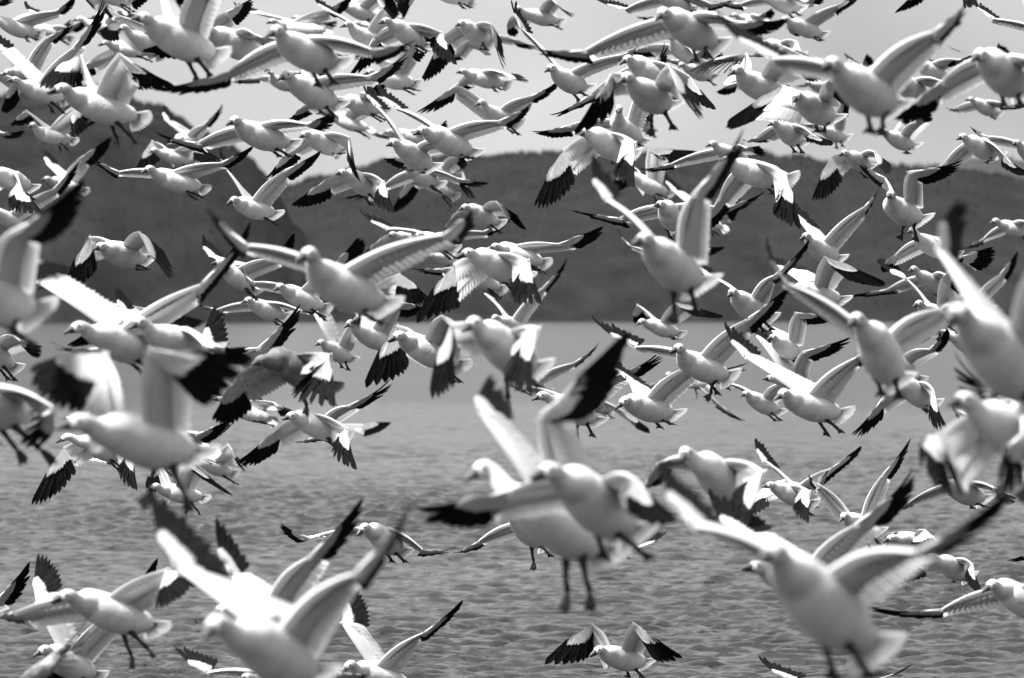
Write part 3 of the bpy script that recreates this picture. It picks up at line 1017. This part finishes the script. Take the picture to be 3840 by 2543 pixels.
(80,(1257,653),(1280,647),(1320,661),(1426,737),[(1440,680),(1464,790),(1402,720),(1409,767)],[(1227,670),(1094,780),(1253,729)],None,"goose at the far hill's left end with wings bowed downward, striped near wing tip"),
(68,(1514,623),(1527,628),(1552,644),(1666,699),[(1709,666),(1827,695),(1721,691)],[(1443,691),(1293,759),(1459,708)],[(1645,716)],"goose at the hill crest under two sharp geese's feet, thin black fingered wing ends"),
(59,(1548,661),(1565,666),(1599,682),(1725,742),[(1734,644),(1772,746),(1721,687)],[(1527,678),(1474,805),(1573,704)],[(1696,780),(1713,767)],'goose at the hill crest with white fan tail, far wing dropping to black point'),
(59,(1573,619),(1590,621),(1624,636),(1721,670),[(1692,585),(1742,598),(1725,632)],None,None,'goose tucked behind the group at the hill crest left of centre, pale raised wing panel'),
(70,(1544,892),(1571,881),(1599,894),(1721,940),[(1810,868),(1922,822),(1827,889)],[(1447,860),(1343,801),(1485,851)],None,'goose right of the big blurred left centre goose, slim level wings swept up'),
(63,(1453,885),(1470,879),(1510,889),(1616,940),[(1552,864),(1599,873)],[(1434,889),(1350,974),(1472,932)],None,'grey shaded goose directly behind the slim winged goose above the middle, far wing sloping down'),
(72,(1719,788),(1742,777),(1772,790),(1890,847),[(1859,754),(1954,873),(1907,813)],[(1700,805),(1654,898),(1734,830)],[(1839,856)],'goose above the centre with wings folded down like an umbrella, seen over black wing fingers'),
(110,(1713,963),(1751,949),(1810,970),(1996,1046),[(1983,974),(2008,1130),(1922,1058),(1922,1122)],[(1700,987),(1565,1210),(1721,1134),(1692,1164)],[(1956,1130),(1922,1079)],"sharp goose at the photo's centre, broad far wing fanned down to black feathers"),
(68,(1713,987),(1734,987),(1763,1025),(1903,1096),[(1806,982),(1848,965)],[(1658,1008),(1535,1016),(1666,1033)],None,'goose behind the central sharp goose, only a thin far wing and pointed tail in sight'),
(72,(1278,1058),(1299,1058),(1362,1092),(1506,1139),[(1502,1022),(1611,1126),(1476,1109)],[(1362,1033),(1383,982)],[(1485,1155)],"goose behind the big blurred left centre goose's back, pale wing panel with smoky black hand"),
(63,(2323,636),(2345,640),(2395,674),(2526,737),[(2429,560),(2615,568),(2505,602)],[(2357,615),(2273,725),(2374,674)],[(2463,763),(2526,750)],'goose with head behind a striped wing tip, pale raised wing and black far fan'),
(72,(2646,549),(2670,539),(2710,566),(2830,623),[(2788,552),(2847,556)],[(2520,612),(2393,650),(2541,621)],None,'goose whose head touches the tallest black wing end, thin far wing stretched left'),
(106,(2699,598),(2725,602),(2779,632),(2991,682),[(2954,649),(2986,856),(2910,763),(2910,813)],[(2695,742),(2617,898),(2746,771)],[(2906,729)],'large white backed goose before the far hill, near wing hanging to a striped tip'),
(169,(2370,913),(2414,898),(2471,953),(2653,1088),[(2598,729),(2815,497),(2665,758)],[(2269,750),(2201,615),(2302,750)],[(2526,1219),(2619,1185)],'big goose right of centre with wings in a tall V, long black near end'),
(93,(2452,771),(2475,767),(2501,784),(2539,864),[(2708,784),(2877,729),(2725,801)],[(2323,818),(2144,801),(2383,830)],None,'goose looking to the camera behind the tall V winged goose, level thin wings'),
(59,(2539,796),(2551,796),(2598,813),(2737,864),[(2708,796),(2771,729)],[(2522,716),(2480,649),(2573,729)],[(2678,885),(2703,885)],"goose behind the tall V winged goose's raised wing, only fan tail and feet visible"),
(63,(2404,957),(2425,961),(2471,982),(2577,1037),[(2606,927),(2712,936),(2606,965)],[(2366,923),(2302,866),(2378,936)],None,"goose behind the tall V winged goose's breast, blunt black wing end at right"),
(97,(2729,1109),(2746,1096),(2775,1126),(2906,1202),[(2902,1033),(3045,919),(2899,1067)],[(2653,1037),(2594,974),(2695,1050)],None,'goose above the shoreline right of the tall V winged goose, wings in wide V'),
(63,(2383,1219),(2404,1206),(2446,1219),(2570,1257),[(2530,1134),(2712,1185),(2615,1168)],[(2387,1141),(2374,1222),(2425,1185)],[(2556,1274),(2526,1274)],"goose at the shoreline under the tall V winged goose's feet, wings hooked like M"),
(80,(1831,934),(1854,925),(1894,936),(2070,995),[(2091,915),(2266,856),(2165,932)],[(1806,940),(1785,957)],[(2032,1025)],'goose behind the central sharp goose, near wing level with thin dark tip, fan tail'),
(63,(1837,1206),(1854,1191),(1894,1206),(1987,1248),[(2034,1079),(2140,976),(2045,1105)],[(1839,1122),(1801,1082),(1869,1139)],None,'slim goose at the shoreline in the centre with thin straight wings raised in a V'),
(101,(3328,737),(3340,731),(3347,771),(3476,834),[(3406,644),(3615,623),(3461,691)],[(3317,666),(3203,611),(3317,699)],[(3376,898),(3440,906)],'goose facing the camera at right before the far hill, fanned tail, broad black fingers'),
(84,(3000,896),(3022,885),(3051,919),(3161,982),[(3241,775),(3309,708),(3237,826)],[(2996,830),(2979,780)],None,'goose at right with straight V wings, far wing behind a striped wing tip'),
(97,(2941,1096),(2967,1092),(3009,1092),(3182,1130),[(3089,961),(3326,1063),(3178,1016)],[(2929,1012),(2895,982)],[(3127,1151)],'goose at right, broad grey near wing rising then drooping into a black hand'),
(80,(3404,870),(3421,864),(3461,906),(3600,961),[(3592,965),(3723,932),(3663,1016)],[(3359,953),(3296,1020),(3359,999)],None,"goose below the fan tailed camera facing goose's feet, body cut by a tall wing"),
(68,(3406,1016),(3425,1008),(3465,1041),(3558,1101),[(3537,1029),(3600,1016)],[(3326,1084),(3186,1120),(3385,1088)],None,'goose at right with long stretched neck, slim far wing sloping down left'),
(80,(3423,1149),(3444,1139),(3478,1164),(3600,1219),[(3528,1046),(3600,982),(3592,1109)],[(3402,1050),(3288,987),(3364,1016)],[(3524,1283)],'goose at right just above the shoreline, far wing thrown up left to fan'),
(55,(3592,1109),(3604,1109),(3634,1122),(3727,1160),[(3748,1029),(3824,944)],[(3533,1075),(3469,1008)],None,'slim goose behind the tall blurred wing at right, dark thin wing ends'),
(59,(3710,837),(3731,828),(3769,847),(3896,885),[(3854,834),(3938,830)],[(3689,894),(3613,940),(3693,906)],None,'goose entering at the right edge at hill height, neck stretched, far wing slanting down left'),
(139,(241,1247),(291,1228),(393,1260),(591,1340),[(752,1066),(967,854),(718,1150)],[(135,1057),(55,1125)],None,'blurred goose with shaded face at left shore, very long wing rising over the hill'),
(139,(486,1230),(519,1209),(612,1268),(823,1319),[(760,1294),(908,1327)],[(380,1306),(182,1319),(422,1353)],None,'blurred goose with pale head overlapping a darker faced neighbour at left'),
(203,(211,1604),(291,1585),(443,1623),(794,1716),[(549,1310),(938,1361),(718,1420),(781,1513)],[(393,1315),(76,1386),(338,1522)],[(524,1914),(714,1927)],'huge blurred goose at left over water, wings raised like two pillars'),
(177,(-211,1446),(-177,1446),(-106,1488),(148,1572),[(203,1530),(182,1699),(127,1551),(89,1657)],None,[(101,1741),(215,1741)],'dark blurred goose at the left edge over water, striped near wing hanging'),
(93,(-177,1256),(-148,1256),(-63,1289),(76,1395),[(51,1260),(135,1319)],None,None,'goose at the left edge below the white fan tail, rounded white wing and small tail'),
(84,(210,1659),(247,1640),(338,1657),(486,1733),[(498,1682),(498,1834),(443,1741),(452,1800)],[(236,1678),(114,1897),(291,1750)],None,"sharp headed goose looking out under the huge blurred left goose's breast"),
(80,(528,1623),(553,1623),(633,1648),(832,1703),[(735,1627),(849,1598),(752,1669)],None,[(823,1737),(798,1741)],"goose behind the huge blurred left goose's rump, tail and thin wing at right"),
(51,(236,1568),(253,1572),(296,1577),(422,1636),[(384,1494),(443,1446),(401,1551)],None,None,"small goose hidden behind the huge blurred goose's head, wing edge rising right"),
(68,(477,1682),(494,1682),(549,1712),(655,1754),[(633,1712),(697,1699)],[(393,1737),(270,1707),(422,1741)],None,"goose behind the huge blurred left goose's legs, thin far wing pointing left"),
(127,(946,1365),(976,1353),(1046,1348),(1278,1467),[(1244,1327),(1231,1509),(1126,1403),(1105,1484)],[(898,1403),(790,1598),(948,1509)],[(1147,1564),(1265,1522)],'grey young goose left of centre, darker than the rest, wings hanging in wide fans'),
(97,(739,1327),(763,1323),(834,1353),(1003,1467),[(965,1306),(1138,1158),(1020,1332)],None,None,'goose behind a smoky black hand left of centre, black wing end reaching the shoreline'),
(72,(1181,1294),(1202,1285),(1236,1306),(1333,1353),[(1345,1175),(1405,1116),(1333,1277)],[(1176,1180),(1210,1095),(1231,1154)],[(1282,1382),(1305,1391)],'goose just under the shoreline left of centre, bright far wing upright and small feet hanging'),
(84,(1291,1226),(1312,1213),(1358,1247),(1489,1302),[(1502,1129),(1603,1167),(1489,1184)],[(1333,1175),(1299,1125)],None,"goose at the shoreline, face hidden by the big blurred left centre goose's dark feet"),
(110,(1455,1277),(1493,1260),(1540,1285),(1763,1386),[(1654,1184),(1806,1353)],[(1485,1218),(1371,1458),(1527,1332),(1502,1403)],None,'sharp goose below the shore, far wing looped over to a large black downward fan'),
(160,(1734,1239),(1772,1213),(1839,1260),(2038,1416),[(2024,1226),(1954,1458),(1916,1332),(1886,1420)],[(1696,1209),(1599,1496),(1679,1361),(1687,1446)],[(1899,1560),(2035,1459)],'large goose in the middle at the shoreline with wings drooping like sleeves'),
(97,(1059,1572),(1090,1560),(1130,1568),(1320,1648),[(1303,1606),(1312,1750),(1244,1657),(1253,1712)],[(1054,1598),(892,1751),(1050,1682)],None,'very sharp goose over open water left of centre, white near wing hanging'),
(80,(1117,1568),(1138,1566),(1176,1581),(1312,1627),[(1303,1522),(1478,1443),(1345,1539)],[(1176,1640),(1096,1674)],None,'goose behind the very sharp open water goose, near wing raised with black end'),
(46,(1143,1598),(1160,1596),(1202,1602),(1320,1627),[(1362,1591),(1468,1587)],None,None,'small goose behind the very sharp open water goose, thin wing out to the right'),
(72,(801,1496),(822,1496),(877,1517),(1046,1589),[(1024,1509),(1079,1555)],None,[(995,1589),(1029,1593)],'pale goose between the huge blurred left goose and the very sharp open water goose'),
(99,(1996,1498),(2030,1484),(2116,1513),(2260,1589),[(2285,1420),(2492,1340),(2366,1429)],[(1948,1448),(1880,1441)],[(2159,1648),(2226,1642)],'goose right of the middle over water, bill pointing left past a blurred wing'),
(63,(1905,1403),(1922,1408),(1964,1437),(2066,1471),[(2150,1361),(2256,1296),(2150,1386)],None,None,'goose behind the sleeve winged goose, thin near wing slanting right to ragged black end'),
(106,(2307,1532),(2340,1505),(2378,1513),(2556,1560),[(2560,1382),(2805,1395),(2623,1420)],[(2349,1420),(2281,1353)],[(2480,1608),(2530,1593)],'very sharp goose right of centre over water, near wing curving to long level black end'),
(55,(2154,1471),(2171,1475),(2218,1509),(2307,1547),[(2340,1543),(2437,1612),(2387,1602)],None,None,'goose behind the very sharp right of centre goose, white wing dipping under its chin'),
(108,(2513,1319),(2543,1306),(2577,1353),(2763,1424),[(2801,1196),(2978,1078),(2809,1264)],[(2378,1302),(2209,1205),(2416,1319)],[(2701,1484),(2649,1505)],'sharp goose below the shore right of centre, very long straight wings in flat V'),
(55,(2488,1414),(2505,1405),(2539,1420),(2682,1446),[(2699,1517),(2790,1589),(2682,1522)],[(2450,1437),(2399,1471)],[(2613,1498)],'goose half hidden by a long level black wing end, own wing dropping right'),
(72,(2777,1484),(2796,1477),(2826,1496),(2941,1551),[(2919,1441),(2999,1386)],[(2725,1437),(2632,1403)],[(2916,1581),(2935,1580)],'small goose just left of the sharp fan tailed goose at right, feet trailing'),
(114,(2905,1498),(2935,1477),(2979,1501),(3191,1564),[(3212,1340),(3326,1247),(3216,1386)],[(2792,1340),(2708,1224),(2861,1340)],[(3110,1640),(3169,1627)],'sharp fan tailed goose at right over water, wings in a wide V'),
(169,(3184,1215),(3210,1199),(3275,1268),(3376,1458),[(3524,1158),(3685,1074),(3575,1213)],[(2954,1067),(2844,915),(2965,1080)],[(3319,1488),(3389,1501)],'large blurred goose at right on the shoreline, wide V wings, big dark feet'),
(80,(2878,1272),(2897,1266),(2924,1289),(3013,1336),[(2981,1171),(3127,1196),(3026,1213)],[(2878,1226),(2848,1289)],[(2992,1357)],'small goose with dark face at right shoreline, near wing bent to black hand'),
(80,(2861,1420),(2886,1420),(2941,1420),(3022,1467),[(3009,1319),(3207,1272),(3047,1357)],[(2857,1289),(2827,1234)],None,'goose behind a white blurred wing at right, near wing bent to squared black hand'),
(93,(3334,1429),(3355,1424),(3402,1446),(3516,1530),[(3499,1458),(3533,1606),(3499,1547)],[(3313,1488),(3205,1644),(3326,1555)],[(3495,1549),(3476,1539)],'goose at right with head behind dangling feet, far wing bowed to curled fingers'),
(76,(3283,1298),(3305,1294),(3347,1340),(3465,1441),[(3482,1310),(3562,1247),(3524,1327)],None,None,'goose behind the large blurred shoreline goose, thin near wing rising right of its belly'),
(63,(3533,1268),(3549,1260),(3583,1264),(3663,1319),None,[(3499,1239),(3402,1306),(3495,1260)],None,'small dark goose near the right shoreline, black far hand hanging left'),
(236,(3549,1205),(3592,1175),(3680,1260),(3938,1530),[(3887,960),(3980,812)],[(3511,940),(3566,763),(3596,981)],[(3731,1471)],'enormous blurred goose at the right edge with a tall broad white wing'),
(203,(3554,1513),(3613,1501),(3727,1577),(3980,1720),[(3824,1636),(3706,1741),(3854,1809),(3761,1821)],[(3533,1610),(3410,1716),(3621,1847),(3516,1826)],[(3739,1873),(3831,1890)],'enormous blurred goose at the lower right edge over water, wings hanging with sooty black hands'),
(169,(3685,1551),(3718,1547),(3824,1572),(4022,1678),None,[(3756,1501),(3558,1344),(3706,1530),(3621,1505)],None,'blurred goose behind the lower right edge giant, black hand spread upward to the left'),
(73,(547,1844),(578,1825),(627,1839),(792,1871),[(697,1729),(870,1859),(760,1781)],[(583,1724),(539,1834),(613,1810)],[(692,1934),(753,1936)],"goose under the huge blurred left goose's leg, wings arched to dark fans"),
(63,(693,1712),(714,1712),(773,1737),(895,1783),[(853,1663),(912,1750),(904,1758)],None,[(899,1817)],'dark shaded goose left of centre, wing edge hooked upward beside curled wing fingers'),
(146,(192,2255),(245,2235),(335,2262),(632,2369),[(627,2131),(700,2184),(573,2267)],[(53,2296),(-29,2325)],[(503,2515),(588,2471)],'large soft goose at lower left, level near wing, fan tail, two legs hanging'),
(112,(126,2459),(163,2439),(209,2456),(389,2549),[(428,2291),(605,2109),(432,2384)],[(129,2257),(143,2092),(221,2223)],None,'goose at lower left, upright far wing ending in a comb of black feathers'),
(170,(-146,2583),(-107,2588),(-24,2656),(170,2753),[(121,2510),(369,2340),(204,2578),(272,2505)],None,None,'goose below the lower left corner, grey near wing with black edge rising'),
(97,(-253,2281),(-228,2277),(-170,2315),(-24,2364),[(-19,2252),(119,2124),(29,2284)],None,None,'goose beyond the lower left edge showing just a black wing end over the waves'),
(233,(763,2388),(807,2345),(952,2398),(1215,2558),[(1329,2150),(1586,1878),(1324,2218)],[(666,2136),(559,1878),(870,2194)],None,'huge blurred bottom left goose, bright V wings, smoky black fan on far wing'),
(160,(787,2308),(836,2291),(923,2272),(1161,2447),[(1154,2092),(1373,1883),(1227,2116)],[(870,2170),(787,1966),(926,2153)],None,'goose behind the huge blurred bottom left goose, long black edge on near wing'),
(121,(899,2549),(923,2544),(996,2558),(1166,2617),[(1283,2524),(1409,2544)],[(777,2524),(654,2444),(802,2529)],None,'goose at the bottom edge behind the huge blurred one, thin level wings'),
(97,(1338,2007),(1363,1980),(1406,1995),(1533,2082),[(1586,2063),(1708,2075),(1562,2068)],[(1168,2019),(1035,1973),(1125,2022)],[(1472,2114),(1526,2114)],'goose calling with open bill over the water, wings flat with curled tips and feet dangling'),
(102,(1275,2520),(1309,2495),(1363,2515),(1572,2583),[(1586,2374),(1742,2267),(1567,2408)],[(1275,2330),(1329,2211),(1370,2364)],None,'goose at the bottom edge left of centre, tall white far wing, black fan'),
(204,(1742,1798),(1810,1759),(2006,1914),(2327,2109),[(2019,1564),(2378,1260),(2142,1556),(2260,1509)],[(1789,1543),(1814,1454),(1909,1584)],[(2118,2308),(2220,2303)],'large blurred goose in the middle with both long legs hanging straight down over the waves'),
(209,(1989,1790),(2055,1768),(2157,1822),(2415,2031),[(2385,1798),(2497,1953),(2337,1900)],[(1919,1836),(1555,1943),(1851,1968)],[(2269,2109),(2458,2104)],'blurred goose in the middle crossing in front of another, black far wing low left'),
(97,(1880,1914),(1904,1914),(1953,1973),(2074,2050),None,[(1793,2031),(1695,2094),(1822,2041)],[(2002,2143)],'goose behind the middle blurred pair, small far wing slanting down left and one foot hanging'),
(73,(2196,1953),(2220,1953),(2269,1992),(2366,2070),[(2395,2060),(2505,2004),(2366,2070)],None,None,'goose hidden behind the middle blurred pair, only black finger feathers showing at right'),
(151,(2556,1720),(2568,1700),(2651,1749),(2802,1885),[(2870,1768),(2763,2021),(2763,1827),(2714,1953)],[(2457,1742),(2413,1875),(2534,1754)],[(2707,1953),(2860,1968)],'blurred goose above the biggest lower right goose, striped near wing hanging'),
(258,(2843,2099),(2899,2075),(2986,2167),(3326,2481),[(3423,2073),(3792,1883),(3526,2094)],[(2598,1973),(2442,1754),(2709,1982)],[(3137,2570),(3288,2565)],'biggest lower right goose, blurred white breast, wings wide, dark legs'),
(155,(2780,2130),(2836,2128),(2938,2167),(3166,2313),[(3200,1971),(3452,1786),(3317,1982)],[(2768,2016),(2651,1866)],None,'goose behind the biggest lower right goose, bill under its chin, wing parallel above'),
(78,(2855,1827),(2887,1819),(2923,1832),(3064,1900),[(3040,1841),(3020,1953),(2981,1885),(2977,1919)],None,None,'goose over water right of centre, white wing hanging to a striped fan'),
(73,(2923,1812),(2938,1810),(2967,1832),(3069,1875),[(3117,1754),(3241,1681),(3069,1827)],[(2855,1725),(2831,1652),(2923,1764)],None,'goose with dark edged wide V wings behind the one with a striped hanging fan'),
(83,(3147,1956),(3164,1936),(3195,1953),(3312,1997),[(3305,1785),(3423,1652),(3341,1807)],[(3079,1822),(3020,1785),(3069,1846)],[(3268,2068),(3306,2048)],'goose at right over water, steep V wings, body behind a long blurred wing'),
(83,(3311,2031),(3340,2019),(3389,2024),(3530,2053),[(3462,1988),(3394,2073),(3520,2034)],[(3331,2000),(3253,2116),(3326,2077)],None,"white goose with folded near wing above the biggest goose's long wing"),
(92,(3511,1805),(3530,1800),(3579,1830),(3715,1878),[(3724,1830),(3763,1902)],[(3404,1888),(3365,1927),(3433,1898)],[(3656,1910),(3707,1902)],'goose under the right edge giant, belly and feet showing, thin far wing left'),
(87,(3472,2092),(3491,2087),(3545,2111),(3647,2170),[(3647,2116),(3666,2218),(3627,2150)],None,[(3579,2187),(3637,2177)],"goose below the biggest goose's long near wing, grey belly, short white wing hanging"),
(121,(3683,2218),(3717,2194),(3768,2213),(4006,2340),[(3933,2218),(4103,2170)],[(3530,2286),(3236,2311),(3564,2306)],None,'plump sharp goose entering at lower right edge, far wing stretched long and low'),
(87,(3962,1985),(3982,1980),(4030,2000),(4176,2048),None,[(3909,2053),(3778,2116)],None,'goose beyond the lower right edge, only curled black finger feathers entering over the water'),
(97,(3000,2597),(3025,2592),(3073,2607),(3204,2656),None,[(2961,2549),(2840,2481)],None,"goose below the bottom edge near the biggest goose's legs, just one thin dark wing showing"),
(97,(2212,2458),(2243,2439),(2288,2456),(2448,2489),[(2374,2335),(2554,2481),(2444,2396),(2461,2477)],[(2216,2337),(2043,2494),(2229,2417),(2178,2477)],[(2355,2548),(2414,2548)],'goose low over the waves at bottom centre, wings arched like an M'),
(72,(321,-51),(338,-51),(380,-34),(519,17),[(486,-25),(591,-63),(494,38)],None,None,'goose above the top left edge with only a grey wing panel dipping into the sky'),
(68,(-169,-106),(-148,-110),(-106,-84),(25,-63),[(-51,0),(57,-2),(-25,21)],None,None,'goose beyond the top left corner, its black wing end touching the corner'),
(63,(-177,106),(-156,106),(-114,127),(8,182),[(-63,139),(30,196)],None,None,'goose beyond the left edge, small black wing end just above a white raised wing'),
(46,(1599,957),(1616,955),(1641,965),(1713,987),[(1675,940),(1700,953)],None,None,'tiny goose tucked under the slim winged goose above the centre, dark fingers below'),
(63,(443,1253),(460,1253),(519,1269),(659,1320),[(591,1236),(633,1193)],[(458,1172),(431,1088)],None,'goose hidden at left above the shoreline, one upright black wing end before the hill'),
(42,(3017,313),(3030,310),(3051,321),(3114,342),[(3068,304),(3093,329)],[(3022,313),(2975,332)],None,'tiny goose between two larger geese at upper right, thin bent wing ends'),
(139,(3642,1572),(3659,1572),(3718,1606),(3896,1699),None,[(3621,1555),(3545,1505),(3621,1589)],None,"goose hidden behind the lower right giant's head, dark wing fan beside its bill"),
(51,(3676,236),(3689,236),(3718,253),(3811,287),[(3731,203),(3746,173)],None,None,'goose hidden behind the large goose at the right edge, two fingertips above its back'),
]
for i, g in enumerate(GEESE):
    make_goose(i, *g, young=g[8].startswith('grey young'))
